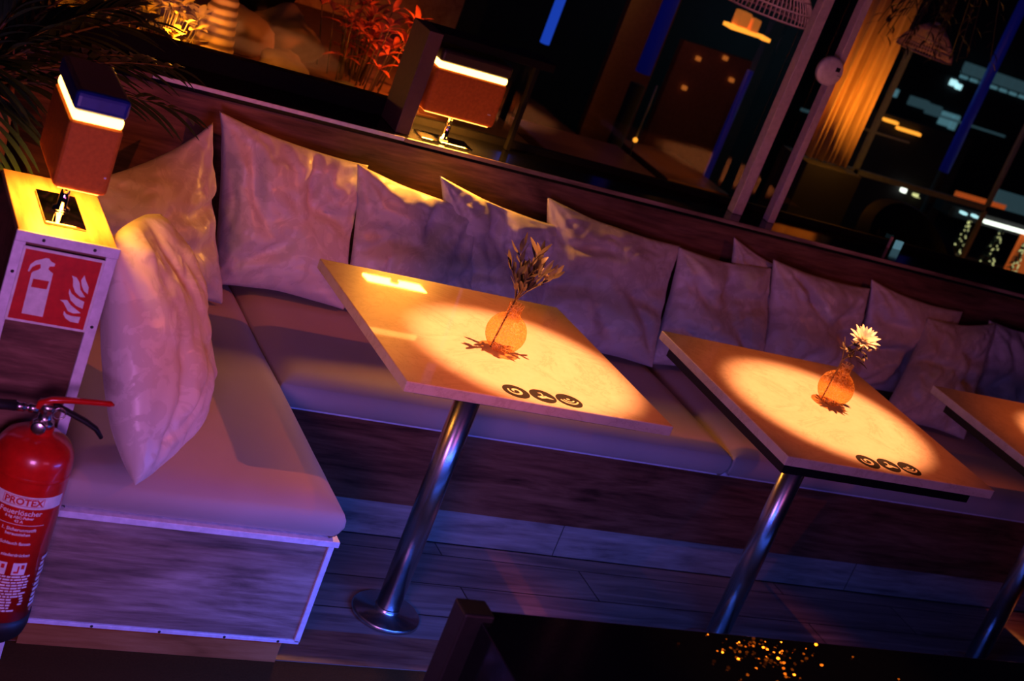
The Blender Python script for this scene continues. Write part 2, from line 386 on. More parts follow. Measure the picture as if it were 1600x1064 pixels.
def seat_cushion(x0, y0, x1, y1, label, seed):
    m = MB(); n = 46; ny = 30; rad = .028; z0 = PT + .002; hz = CT - z0
    def P(i, j, side):
        u, v = i / n, j / ny
        # rounded border
        x = x0 + (x1 - x0) * u; y = y0 + (y1 - y0) * v
        dx = min(x - x0, x1 - x); dy = min(y - y0, y1 - y)
        d = min(dx, dy)
        k = max(0, 1 - d / .07)
        z = CT - (.022 * k ** 2.6) + .003 * noise.noise(Vector((x * 4, y * 4, seed))) + .0012 * noise.noise(Vector((x * 22, y * 22, seed)))
        return Vector((x, y, z))
    xs = []
    def grid(t, cnt, a, b):
        # denser near the borders
        return a + (b - a) * (.5 - .5 * math.cos(PI * t / cnt)) 
    top = [[None] * (ny + 1) for _ in range(n + 1)]
    for i in range(n + 1):
        for j in range(ny + 1):
            x = grid(i, n, x0, x1); y = grid(j, ny, y0, y1)
            p = P((x - x0) / (x1 - x0) * n, (y - y0) / (y1 - y0) * ny, 1)
            top[i][j] = m.bm.verts.new(p)
    for i in range(n):
        for j in range(ny):
            f = m.bm.faces.new((top[i][j], top[i + 1][j], top[i + 1][j + 1], top[i][j + 1])); f.smooth = True
    loop = [top[i][0] for i in range(n)] + [top[n][j] for j in range(ny)] + [top[i][ny] for i in range(n, 0, -1)] + [top[0][j] for j in range(ny, 0, -1)]
    cx, cy = (x0 + x1) / 2, (y0 + y1) / 2
    prev = loop
    for zz, off in ((CT - .034, .006), (CT - .05, .007), (z0 + .018, .002), (z0 + .004, -.006), (z0, -.014)):
        cur = []
        for v in loop:
            sx = 1 if abs(v.co.x - x1) < 1e-4 else (-1 if abs(v.co.x - x0) < 1e-4 else 0)
            sy = 1 if abs(v.co.y - y1) < 1e-4 else (-1 if abs(v.co.y - y0) < 1e-4 else 0)
            cur.append(m.bm.verts.new((v.co.x + sx * off, v.co.y + sy * off, zz)))
        for k in range(len(loop)):
            q = (k + 1) % len(loop)
            f = m.bm.faces.new((prev[k], prev[q], cur[q], cur[k])); f.smooth = True
        prev = cur
    m.bm.faces.new(prev)
    o = m.build('seat_cushion', 'seat'); origin_to(o, (cx, cy, z0)); return tag(o, label, 'seat cushion', 'upholstered seat cushions of the corner bench')
seat_cushion(.705, 2.612, 1.281, 3.845, 'beige left seat cushion on the left bench, running beneath the fire sign cushions', 1)
seat_cushion(1.292, 3.195, 2.63, 3.845, 'beige seat cushion of the long bench behind the left table', 2)
seat_cushion(2.645, 3.195, 3.98, 3.845, 'beige seat cushion of the long bench behind the middle table', 3)
seat_cushion(3.995, 3.195, 5.3, 3.845, 'beige seat cushion of the long bench at the right edge of the photo', 4)

# ------------------------------------------------------------------ scatter cushions
def pillow(c00, c10, c11, c01, T, seed, label, bow=.05, front=1.0, back=.45, fold=1.0):
    """c00 bottom-left, c10 bottom-right, c11 top-right, c01 top-left seen from the front"""
    c00, c10, c11, c01 = map(Vector, (c00, c10, c11, c01)); N = 56
    nrm = ((c10 - c00) + (c11 - c01)).cross((c01 - c00) + (c11 - c10)).normalized()
    T *= 1.3 if seed != 3 else 1; fold *= 1.15 if seed != 3 else .6; bow *= 1.2; cen = (c00 + c10 + c11 + c01) / 4; m = MB(); rnd = random.Random(seed)
    fl = []
    for k in range(7):   # soft folds that run in from the border
        a = rnd.uniform(0, 2 * PI); fl.append((Vector((.5 + .5 * math.cos(a), .5 + .5 * math.sin(a))), a + rnd.uniform(-.5, .5), rnd.uniform(.035, .07), rnd.uniform(.5, 1.0)))
    def pos(u, v, side):
        # border bows inward between the corners
        eu = 4 * v * (1 - v) * bow; ev = 4 * u * (1 - u) * bow
        uu = eu + u * (1 - 2 * eu); vv = ev + v * (1 - 2 * ev)
        p = (c00 * (1 - uu) + c10 * uu) * (1 - vv) + (c01 * (1 - uu) + c11 * uu) * vv
        a = max(0, (1 - abs(2 * u - 1) ** 2.4) * (1 - abs(2 * v - 1) ** 2.4)) ** .52
        h = T * a * (front if side > 0 else back)
        # slump: fuller in the lower half
        h *= 1.15 - .36 * v
        w_ = 0
        for q, ang, wd, am in fl:
            d = Vector((u, v)) - q; s_ = -d.x * math.cos(ang) - d.y * math.sin(ang); t_ = -d.x * math.sin(ang) + d.y * math.cos(ang)
            t_ += .05 * math.sin(s_ * 9 + seed)
            if s_ > -.05: w_ -= am * math.exp(-(t_ / wd) ** 2) * math.exp(-((s_ - .18) / .2) ** 2)
        e = .25 + .75 * a
        cw = 0
        for cu_, cv_ in ((0, 1), (1, 1), (0, 0), (1, 0)):
            du, dv = abs(u - cu_), abs(v - cv_); rr_ = math.hypot(du, dv); th_ = math.atan2(dv, du + 1e-6)
            cw += math.sin(th_ * 11 + seed + 3 * cu_ + 2.2 * noise.noise(Vector((u * 4, v * 4, seed)))) * math.exp(-((rr_ - .22) / .16) ** 2)
        n1 = noise.noise(Vector((u * 3.2, v * 3.2, seed * 3.1))); n2 = noise.noise(Vector((u * 8 + n1, v * 8, seed * 1.7 + side)))
        n3 = abs(noise.noise(Vector((u * 5 + 2 * n2, v * 5 + n1, seed * 7.7))))
        d = (w_ * .040 * fold + n1 * .026 + n2 * .006 - n3 * .016 * fold + cw * .0055) * e if side > 0 else 0
        if min(u, v, 1 - u, 1 - v) < 1e-6: d = n2 * .004
        return p + nrm * (h * side + d * min(1, a * 3 + .15)) + (c10 - c00) * (.006 * n2) + (c01 - c00) * (.008 * n1 * (4 * u * (1 - u)))
    g = {}
    for side in (1, -1):
        for i in range(N + 1):
            for j in range(N + 1):
                if side < 0 and (i in (0, N) or j in (0, N)): g[side, i, j] = g[1, i, j]; continue
                u = .5 - .5 * math.cos(PI * i / N); v = .5 - .5 * math.cos(PI * j / N)
                u = .5 * (u + i / N); v = .5 * (v + j / N)
                g[side, i, j] = m.bm.verts.new(pos(u, v, side))
        for i in range(N):
            for j in range(N):
                f = m.bm.faces.new((g[side, i, j], g[side, i + 1, j], g[side, i + 1, j + 1], g[side, i, j + 1])); f.smooth = True
    o = m.build('scatter_cushion', 'damask'); origin_to(o, cen - Vector((0, 0, (cen.z - min(c00.z, c10.z)))))
    return tag(o, label, 'cushion', 'cream damask scatter cushions along the corner bench')
PW = [
 ((.822, 2.565, .448), (1.0, 2.89, .50), (.85, 3.03, .83), (.70, 2.76, .85), .105, 3, 'large pale cushion leaning on the cabinet side, one corner pointing down near the extinguisher', -.035),
 ((.82, 3.38, .45), (1.205, 3.53, .45), (1.09, 3.68, .865), (.78, 3.46, .72), .085, 5, 'pointed cushion in the left corner, its right half lilac, right of the small lamp', .05),
 ((1.195, 3.65, .45), (1.575, 3.65, .45), (1.555, 3.77, .825), (1.125, 3.77, .872), .07, 8, 'tall pointed cushion in the bench corner, leftmost of those along the long back board', .03),
 ((1.57, 3.66, .45), (1.97, 3.67, .45), (1.91, 3.735, .785), (1.508, 3.73, .835), .065, 11, 'cushion below the ledge lamp with a bright yellow top, right of the tall corner cushion', .03),
 ((1.91, 3.71, .45), (2.22, 3.70, .45), (2.165, 3.755, .785), (1.755, 3.75, .850), .06, 14, 'cushion behind the left vase with a bright yellow pointed left corner', .03),
 ((2.15, 3.66, .45), (2.60, 3.67, .447), (2.61, 3.80, .80), (2.12, 3.80, .85), .075, 17, 'lilac cushion with a sharp upper left corner, between the left and middle tables', .03),
 ((2.585, 3.69, .447), (3.03, 3.70, .45), (2.96, 3.80, .80), (2.60, 3.79, .80), .07, 20, 'flat-topped cushion right behind the left corner of the middle table', .03),
 ((2.86, 3.77, .5), (3.2, 3.78, .5), (3.12, 3.835, .78), (2.80, 3.83, .86), .03, 23, 'small cushion corner peeping up behind the flat-topped cushion at the middle of the row', .03),
 ((2.99, 3.69, .45), (3.39, 3.70, .45), (3.36, 3.80, .81), (2.95, 3.80, .83), .07, 26, 'bluish cushion behind the vase of the middle table', .03),
 ((3.38, 3.76, .47), (3.84, 3.76, .47), (3.80, 3.825, .80), (3.37, 3.825, .835), .05, 29, 'cushion with a rounded upper left corner, tucked behind its right neighbour', .04),
 ((3.45, 3.60, .447), (3.80, 3.56, .447), (3.91, 3.775, .80), (3.62, 3.775, .765), .06, 32, 'tilted cushion with a square upper right corner, beside the right table', .03),
 ((3.86, 3.69, .45), (4.30, 3.70, .45), (4.30, 3.80, .80), (3.90, 3.80, .80), .07, 35, 'cushion at the right edge of the photo with orange light on its folds', .03),
 ((4.36, 3.69, .45), (4.76, 3.70, .45), (4.76, 3.80, .80), (4.34, 3.80, .82), .07, 38, None, .03),
]
for p in PW:
    if p[6]: pillow(*p[:7], bow=p[7], back=.8 if p[5] == 3 else .35)

# ------------------------------------------------------------------ side cabinet with its sign
CZ = .897
cab = thing('side_cabinet', (.585, 2.85, 0), 'narrow wooden cabinet at the left edge carrying the fire sign and the small lamp', 'cabinet')
MB().box((.503, 2.612, .0), (.672, 2.905, CZ - .012)).build('body', 'back_wood', cab)
MB().box((.500, 2.609, CZ - .012), (.675, 2.91, CZ), .0015, 1).build('top_board', 'honey', cab)['label'] = 'honey coloured wooden top'
MB().box((.497, 2.603, CZ - .018), (.679, 2.6088, CZ + .0015), .001, 1).build('top_trim', 'alu_satin', cab)
MB().box((.658, 2.604, .0), (.678, 2.6115, CZ - .0185), .001, 1).build('corner_trim', 'alu_satin', cab)
MB().box((.497, 2.604, .0), (.517, 2.6115, CZ - .0185), .001, 1).build('corner_trim', 'alu_satin', cab)
screws([(x, 2.6027, CZ - .009) for x in (.545, .635)], cab, (0, -1, 0))
screws([(.507, 2.6037, .82), (.668, 2.6037, .74), (.668, 2.6037, .5)], cab, (0, -1, 0))
# board that carries the left backrest
bb = MB().box((.60, 2.912, 0), (.672, 3.854, .80)).build('backrest_board', 'back_wood'); origin_to(bb, (.64, 3.38, 0))
tag(bb, 'dark wooden back board of the left bench, behind the cushions and the lamp', 'backrest')

sg = thing('fire_extinguisher_sign', (.588, 2.603, .72), 'square red sign with white extinguisher and flames, fixed to the cabinet front', 'sign')
SX0, SX1, SZ0, SZ1 = .514, .658, .728, .873
MB().box((SX0, 2.6010, SZ0), (SX1, 2.6034, SZ1), .0006, 1).build('panel', 'white_sign', sg)
MB().box((SX0 + .005, 2.6006, SZ0 + .005), (SX1 - .005, 2.6009, SZ1 - .005)).build('red_field', 'red_sign', sg)
def sgn(u, v, d): return Vector((SX0 + (SX1 - SX0) * u, 2.6005 - d, SZ1 - (SZ1 - SZ0) * v))
body = [(.183, .88), (.442, .882), (.422, .29), (.378, .263), (.354, .243), (.359, .207), (.415, .194), (.419, .16), (.364, .14), (.328, .106), (.291, .107), (.249, .132), (.182, .163), (.133, .225), (.123, .316), (.14, .321), (.162, .256), (.201, .219), (.249, .198), (.262, .249), (.242, .276), (.186, .31), (.171, .337)]
MB().poly_prism(body, .0003, sgn).build('extinguisher_symbol', 'white_sign', sg)
MB().poly_prism([(.209, .401), (.402, .401), (.397, .511), (.21, .513)], .0003, lambda u, v, d: sgn(u, v, d + .00035)).build('symbol_band', 'red_sign', sg)
for fl in ([(.796, .238), (.835, .308), (.886, .383), (.899, .477), (.843, .445), (.796, .376), (.774, .308)],
           [(.648, .271), (.711, .284), (.764, .346), (.797, .435), (.878, .522), (.822, .533), (.744, .481), (.698, .406), (.675, .314)],
           [(.666, .448), (.701, .501), (.772, .548), (.884, .587), (.887, .683), (.8, .657), (.714, .595), (.67, .507)],
           [(.59, .617), (.673, .602), (.736, .662), (.881, .744), (.795, .766), (.721, .749), (.672, .686), (.64, .644)],
           [(.673, .752), (.715, .792), (.783, .804), (.889, .797), (.885, .886), (.781, .882), (.713, .846), (.677, .799)]):
    MB().poly_prism(fl, .0003, sgn).build('flame_symbol', 'white_sign', sg)

# ------------------------------------------------------------------ fire extinguisher
EX, EY, ER = .612, 2.524, .071
ex = thing('fire_extinguisher', (EX, EY, .13), 'red fire extinguisher with white printed label, hanging at the lower left below the sign', 'fire extinguisher')
E0 = .135
MB().lathe((EX, EY, E0), [(0, .05), (ER - .004, .05), (ER - .004, .395), (ER - .0, .052)][:0] + [(0, .055), (ER, .055), (ER, .375), (ER - .003, .392), (ER - .012, .407), (ER - .028, .418), (ER - .045, .424), (.022, .426), (.022, .436), (0, .436)], 64).build('cylinder', 'red', ex)
MB().lathe((EX, EY, E0), [(0, 0), (ER - .012, 0), (ER - .002, .012), (ER + .002, .03), (ER + .002, .0548), (0, .0548)], 48).build('base_ring', 'rubber', ex)
MB().lathe((EX, EY, E0), [(ER + .0004, .352), (ER + .0016, .356), (ER + .0004, .360)], 64).build('weld_seam', 'red', ex)
MB().lathe((EX, EY, E0 + .436), [(0, 0), (.019, 0), (.019, .010), (.013, .013), (.013, .030), (.018, .034), (.018, .046), (0, .05)], 24).build('valve', 'steel', ex)
MB().lathe((EX - .012, EY - .026, E0 + .444), [(0, -.01), (.011, -.01), (.013, 0), (.013, .008), (.010, .010), (0, .010)], 20, (-.3, -1, .1)).build('pressure_gauge', 'steel', ex)
vz = E0 + .475
MB().tube([(EX - .018, EY - .004, vz - .012), (EX - .014, EY - .006, vz + .008), (EX + .002, EY - .008, vz + .017), (EX + .03, EY - .008, vz + .021), (EX + .07, EY - .008, vz + .024), (EX + .104, EY - .008, vz + .026), (EX + .111, EY - .008, vz + .024)], [.008, .011, .011, .0105, .010, .010, .005], 14, flat=.6).build('squeeze_lever', 'red', ex)
MB().tube([(EX + .008, EY - .008, vz + .008), (EX + .03, EY - .008, vz + .000), (EX + .07, EY - .008, vz - .016), (EX + .092, EY - .008, vz - .028), (EX + .106, EY - .008, vz - .044)], [.007, .008, .008, .0075, .006], 12, flat=.7).build('carry_handle', 'rubber', ex)
ring = [(EX + .018 + .011 * math.cos(a), EY - .02, vz - .002 + .011 * math.sin(a)) for a in [i * 2 * PI / 20 for i in range(21)]]
MB().tube(ring, .0016, 6).build('safety_ring', 'steel', ex)
MB().lathe((EX - .016, EY - .004, vz - .006), [(0, 0), (.009, 0), (.009, .016), (.007, .017), (.007, .024), (.0095, .025), (.0095, .042), (0, .042)], 18, (-1, 0, 0)).build('hose_fitting', 'steel', ex)
MB().tube([(EX - .056, EY - .004, vz - .006), (EX - .1, EY - .006, vz - .008), (EX - .13, EY - .01, vz - .03), (EX - .14, EY - .01, vz - .08), (EX - .13, EY - .01, vz - .2), (EX - .118, EY - .01, vz - .32)], .010, 14).build('hose', 'rubber', ex)
A0 = math.atan2(-EY, -EX) + .04    # label faces the aisle
def cyl(s, z, d=0.0): a = A0 + s / ER; return Vector((EX + (ER + .0006 + d) * math.cos(a), EY + (ER + .0006 + d) * math.sin(a), z))
def cyl_patch(mb, s0, s1, z0, z1, d=0.0):
    n = max(2, int((s1 - s0) / .004)); prev = None
    for i in range(n + 1):
        s_ = s0 + (s1 - s0) * i / n; a = mb.bm.verts.new(cyl(s_, z0, d)); b = mb.bm.verts.new(cyl(s_, z1, d))
        if prev: f = mb.bm.faces.new((prev[0], a, b, prev[1])); f.smooth = True
        prev = (a, b)
def cyl_text(body, size, s, z, mat, d=.0003, bold=.0, name='lettering', parent=None):
    vs, fs = text_mesh(body, size, bold); mb = MB()
    vv = [mb.bm.verts.new(cyl(s + v.x, z + v.y, d)) for v in vs]
    for f in fs:
        try: mb.bm.faces.new([vv[i] for i in f])
        except ValueError: pass
    return mb.build(name, mat, parent, recalc=False)
lb = MB(); cyl_patch(lb, -.105, .082, .436, .461)
label_o = lb.build('label_band', 'white_sign', ex)
fr = MB()
cyl_patch(fr, -.034, .040, .4405, .4415, .0002); cyl_patch(fr, -.034, .040, .4575, .4585, .0002); cyl_patch(fr, -.034, -.033, .4405, .4585, .0002); cyl_patch(fr, .039, .040, .4405, .4585, .0002)
fr.build('name_frame', 'red_sign', label_o)
cyl_text('PROTEX', .0185, .003, .4432, 'red_sign', bold=.0006, parent=label_o)
for t, sz, s_, z in (('Feuerlöscher', .0145, .003, .4225), ('6 kg ABC-Pulver', .0075, .003, .4145), ('43 A', .008, .003, .4065),
                     ('1. Sicherungsstift', .0092, .008, .389), ('herausziehen', .0085, .008, .380), ('2. Schlauch fassen', .0088, .004, .3605), ('Taste niederdrücken', .0088, .004, .336)):
    cyl_text(t, sz, s_, z, 'white_sign', bold=.0002, parent=ex)
ln = MB(); cyl_patch(ln, -.06, .052, .4015, .4025)
ln.build('label_line', 'white_sign', ex)
for s_ in (-.045, -.008, .028):
    pc = MB(); cyl_patch(pc, s_ - .0125, s_ + .0125, .296, .322); po = pc.build('pictogram', 'white_sign', ex)
    t = MB(); cyl_patch(t, s_ - .009, s_ - .001, .300, .304, .0003); cyl_patch(t, s_ - .003, s_ + .000, .300, .316, .0003); cyl_patch(t, s_ + .003, s_ + .009, .309, .318, .0003); t.build('pictogram_figure', 'red_sign', po)
fp = MB(); rr = random.Random(3)
for k in range(13):
    z = .290 - k * .0062; s_ = -.085
    while s_ < .052:
        wd = rr.uniform(.004, .016)
        if not (k > 4 and s_ > .03 and rr.random() < .6): cyl_patch(fp, s_, min(s_ + wd, .054), z, z + .0036)
        s_ += wd + .0018
fp.build('fine_print', 'white_sign', ex)['label'] = 'rows of tiny white print'
rt = MB()
for k in range(10): cyl_patch(rt, .075, .098 - (k % 3) * .005, .215 + k * .0115, .222 + k * .0115)
rt.build('side_print', 'white_sign', ex)
MB().box((EX - .03, EY + ER - .006, .42), (EX + .03, 2.6035, .46), .001).build('wall_bracket', 'steel', ex)

# ------------------------------------------------------------------ tables
def make_table():
    t = thing('cafe_table', (0, 0, 0), '', 'table', 'square marble-topped pedestal tables')
    S = .3225
    MB().box((-S, -S, .726), (S, S, .75), .0022, 2).build('tabletop', 'marble', t)
    pole = MB().lathe((0, 0, 0), [(0, .012), (.030, .012), (.030, .704), (0, .704)], 48).build('pole', 'steel', t)
    MB().lathe((0, 0, 0), [(0, .002), (.083, .002), (.086, .004), (.086, .011), (.082, .015), (.034, .018), (.0335, .028), (.031, .031), (0, .031)], 56).build('base_flange', 'steel', t)
    em = []
    for k, x in enumerate((-.055, .010, .075)):
        d = MB().lathe((x, -.279, .7501), [(0, 0), (.031, 0), (.031, .0004), (0, .0004)], 48, smooth=False).build('printed_emblem', 'ink', t)
        g = MB()
        def rib(pts, wds):
            pts = [Vector((x + p[0] * .031, -.279 + p[1] * .031, .7508)) for p in pts]; prev = None
            for i, p in enumerate(pts):
                dd = (pts[min(i + 1, len(pts) - 1)] - pts[max(i - 1, 0)]).normalized(); sd = Vector((-dd.y, dd.x, 0)) * (wds[i] if hasattr(wds, '__len__') else wds) * .031
                a, b = g.bm.verts.new(p - sd), g.bm.verts.new(p + sd)
                if prev: g.bm.faces.new((prev[0], a, b, prev[1]))
                prev = (a, b)
        if k == 0:
            n = 40; pts = []; wd = []
            for i in range(n + 1):
                q = i / n; a = math.radians(215 - 420 * q); r = .14 + .40 * min(1, q * 1.15)
                pts.append((r * math.cos(a) - .02, r * math.sin(a) + .05)); wd.append(.06 + .05 * math.sin(PI * q))
            rib(pts, wd)
        elif k == 1:
            rib([(-.05, .5), (.02, .28), (.0, .05), (.02, -.1)], [.03, .06, .06, .08])
            rib([(-.5, -.22), (-.3, -.3), (-.05, -.18), (.2, -.12), (.5, -.25), (.72, -.32)], [.05, .16, .2, .16, .08, .02])
            rib([(-.25, .42), (-.08, .36), (.08, .38)], [.02, .05, .03])
        else:
            for r, wdt in ((.42, .06), (.72, .07)):
                rib([(r * math.cos(math.radians(a)), .22 + r * math.sin(math.radians(a))) for a in range(200, 341, 7)], wdt)
            rib([(-.12, .2), (.12, .2)], .09)
        g.build('emblem_glyph', 'cream_ink', d, recalc=False)
    return t, pole
tb, pole = make_table()
# each table with its own under-board
tabs = []
for i, (x, y, rz, ub) in enumerate(((1.607, 2.885, 0, (-.285, -.292, .255, .29, .012)), (2.552, 2.852, 0, (-.316, -.316, .26, .27, .022)), (3.515, 2.868, .02, (-.316, -.30, .27, .25, .022)))):
    tabs.append(tb if i == 0 else copy_tree(tb))
for i, (x, y, rz, ub) in enumerate(((1.607, 2.885, 0, (-.285, -.292, .255, .29, .012)), (2.552, 2.852, 0, (-.316, -.316, .26, .27, .022)), (3.515, 2.868, .02, (-.316, -.30, .27, .25, .022)))):
    t = tabs[i]
    MB().box((ub[0], ub[1], .7255 - ub[4]), (ub[2], ub[3], .7255)).build('under_board', 'black', t)
    if i == 0:   # this top leans back a little on its pedestal
        tilt = Matrix.Translation((0, 0, .73)) @ Matrix.Rotation(-.027, 4, 'X') @ Matrix.Translation((0, 0, -.73))
        for ch in t.children:
            if ch.name.split('.')[0] in ('tabletop', 'printed_emblem', 'under_board'): ch.matrix_local = tilt
    t.location = (x, y, 0); t.rotation_euler = (0, 0, rz)
    t['label'] = ('left pedestal table with an olive twig in its vase, a lamp mirrored in the top',
                  'middle pedestal table, with a white flower in its vase',
                  'pedestal table cut off by the right edge of the photo')[i]

# ------------------------------------------------------------------ vases and flowers
def make_vase(x, y, label, mat='vase_glass'):
    t = thing('bud_vase', (x, y, .75), label, 'vase', 'round amber glass bud vases')
    R_ = .046; prof = [(0, .002), (.018, .002)]
    for k in range(1, 17):
        a = -PI / 2 + .42 + (PI - .42 - .40) * k / 16; prof.append((R_ * math.cos(a), R_ + R_ * math.sin(a)))
    prof += [(.0165, .094), (.016, .108), (.0185, .116)]
    m = MB().lathe((x, y, .7505), prof, 48)
    m.build('glass_bowl', mat, t)
    return t
make_vase(1.604, 2.828, 'crackled round glass vase holding the olive twig on the left table')
make_vase(2.592, 2.888, 'clear amber round glass vase holding the white flower on the middle table', 'vase_clear')
# olive twig
def olive(x, y):
    t = thing('olive_twig', (x, y, .757), 'olive twig with narrow pale-edged leaves standing in the left vase', 'plant')
    s = MB(); lv = MB(); rr = random.Random(21)
    root = Vector((x - .012, y - .004, .758)); tip0 = Vector((x + .006, y, .875))
    s.tube([root, root.lerp(tip0, .5) + Vector((-.001, 0, 0)), tip0], [.0022, .002, .0018], 6)
    dirs = [(-.045, -.01, .075), (-.02, .02, .105), (.005, -.01, .115), (.03, .015, .100), (.062, -.01, .07), (.02, -.03, .08), (-.01, -.03, .06), (.045, .03, .06)]
    for dx, dy, dz in dirs:
        p0 = tip0; p1 = tip0 + Vector((dx * .4, dy * .5, dz * .55)); p2 = tip0 + Vector((dx, dy, dz))
        s.tube([p0, p1, p2], [.0016, .0013, .0007], 5)
        for q in (.3, .45, .6, .75, .9, 1):
            c = p0.lerp(p1, min(1, q * 2)) if q < .5 else p1.lerp(p2, (q - .5) * 2)
            for sg_ in (1, -1):
                a = Vector((rr.uniform(-1, 1), rr.uniform(-1, 1), rr.uniform(.0, 1.1))) + Vector((dx, dy, dz)).normalized() * .9
                a.normalize(); ln_ = rr.uniform(.028, .046)
                lv.leaf(c, c + a * ln_, rr.uniform(.009, .013), (rr.uniform(-.3, .3), rr.uniform(-.6, .2), 1), curl=rr.uniform(-.1, .12))
    for k in range(5):
        c = tip0 + Vector((rr.uniform(-.04, .05), rr.uniform(-.02, .02), rr.uniform(.03, .09)))
        s.lathe(c, [(0, -.006), (.0042, -.003), (.005, .001), (.0035, .005), (0, .0065)], 10)
    s.build('stem', 'stem', t); lv.build('foliage', 'leaf', t, recalc=False)
olive(1.590, 2.828)
def flower(x, y):
    t = thing('cut_flower', (x, y, .757), 'white daisy-like flower with dark leaves standing in the middle vase', 'flower')
    s = MB(); lv = MB(); rr = random.Random(5)
    root = Vector((x - .012, y, .758)); neck = Vector((x - .004, y, .872)); h = Vector((x + .018, y - .012, .932))
    s.tube([root, neck, h], [.002, .002, .0018], 6)
    s.tube([neck, neck + Vector((-.012, 0, .035)), neck + Vector((-.022, .004, .062))], [.0012, .001, .0006], 5)
    s.tube([neck, neck + Vector((.03, 0, .035)), neck + Vector((.07, .01, .058))], [.0014, .001, .0006], 5)
    for k in range(26):
        c = neck + Vector((rr.uniform(.0, .055), rr.uniform(-.02, .02), rr.uniform(.012, .055)))
        a = Vector((rr.uniform(-.5, 1), rr.uniform(-1, 1), rr.uniform(-.6, .5))).normalized()
        lv.leaf(c, c + a * rr.uniform(.018, .032), .008, (0, -.3, 1), curl=rr.uniform(-.2, .1))
    for k in range(6):
        c = neck + Vector((.06, .008, .05)); a = Vector((1, rr.uniform(-.6, .6), rr.uniform(-.2, .7))).normalized()
        lv.leaf(c, c + a * .03, .007, (0, -.3, 1))
    pt = MB(); ax = Vector((-.25, -.45, 1)).normalized(); u = ax.orthogonal().normalized(); v = ax.cross(u)
    for ring_, (cnt, op, ln_) in enumerate(((12, 1.0, .046), (9, .66, .042), (6, .32, .034))):
        for k in range(cnt):
            a = 2 * PI * k / cnt + ring_ * .3 + rr.uniform(-.08, .08); d = (u * math.cos(a) + v * math.sin(a)) * math.sin(op) + ax * math.cos(op)
            b = h + (u * math.cos(a) + v * math.sin(a)) * .003
            pt.leaf(b, b + d * ln_, .012, ax, curl=.1, fold=.15)
    s.build('stem', 'stem', t); lv.build('foliage', 'leaf', t, recalc=False); pt.build('petals', 'petal', t, recalc=False)
    MB().lathe(h, [(0, -.006), (.005, -.003), (.006, .003), (.003, .008), (0, .009)], 14, tuple(ax)).build('flower_centre', 'petal_back', t)
flower(2.576, 2.888)

# ------------------------------------------------------------------ lamps
def make_lamp(x, y, z, along_y, hood, label):
    t = thing('table_lamp', (x, y, z), label, 'lamp', 'box-shaped table lamps on steel stems')
    a, b = (.048, .108) if along_y else (.11, .048)
    pa, pb = (.037, .08) if along_y else (.08, .037)
    MB().box((x - pa, y - pb, z + .0005), (x + pa, y + pb, z + .005), .0015).build('base_plate', 'mirror', t)
    MB().lathe((x, y, z + .005), [(0, 0), (.016, 0), (.016, .004), (.009, .007), (.009, .062), (.013, .064), (.013, .074), (0, .074)], 24).build('stem', 'mirror', t)
    s = MB().box((x - a, y - b, z + .08), (x + a, y + b, z + .208), .010, 3).build('shell', 'lamp_body', t)
    MB().box((x - a + .003, y - b + .003, z + .205), (x + a - .003, y + b - .003, z + .226), .008, 3).build('light_strip', 'strip', t)
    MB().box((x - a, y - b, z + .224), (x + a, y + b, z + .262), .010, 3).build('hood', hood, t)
    MB().box((x - a + .012, y - b + .012, z + .0775), (x + a - .012, y + b - .012, z + .0797)).build('diffuser', 'under', t)
    MB().box((x + a * .72, y - b - .001, z + .115), (x + a * .80, y - b + .001, z + .118)).build('maker_mark', 'plastic', t)
    l = bpy.data.lights.new('lamp_light', 'AREA'); l.shape = 'RECTANGLE'; l.size = 2 * a - .03; l.size_y = 2 * b - .03; l.energy = 10.0 if not along_y else 2.6; l.color = (1, .36, .035)
    o = bpy.data.objects.new('lamp_light', l); COL.objects.link(o); o.parent = t; o.location = (0, 0, .076)
    return t
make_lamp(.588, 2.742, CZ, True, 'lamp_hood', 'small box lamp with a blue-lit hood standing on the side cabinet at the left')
make_lamp(1.803, 3.912, LZ, False, 'lamp_hood_dark', 'box lamp on the window ledge behind the left table, inside the black frame')

# open black box frame behind the ledge lamp
fb = thing('lamp_alcove_frame', (1.84, 3.94, LZ), 'black frame around the ledge lamp on the window ledge, its left post dark brown', 'frame')
MB().box((1.640, 3.872, LZ + .0005), (1.683, 4.005, 1.2), .002).build('post', 'post_brown', fb)
MB().box((1.6831, 3.90, 1.176), (2.05, 4.005, 1.2), .002).build('top_board', 'frame', fb)
MB().box((2.035, 3.985, LZ + .0005), (2.05, 4.005, 1.1755), .002).build('rear_post', 'frame', fb)

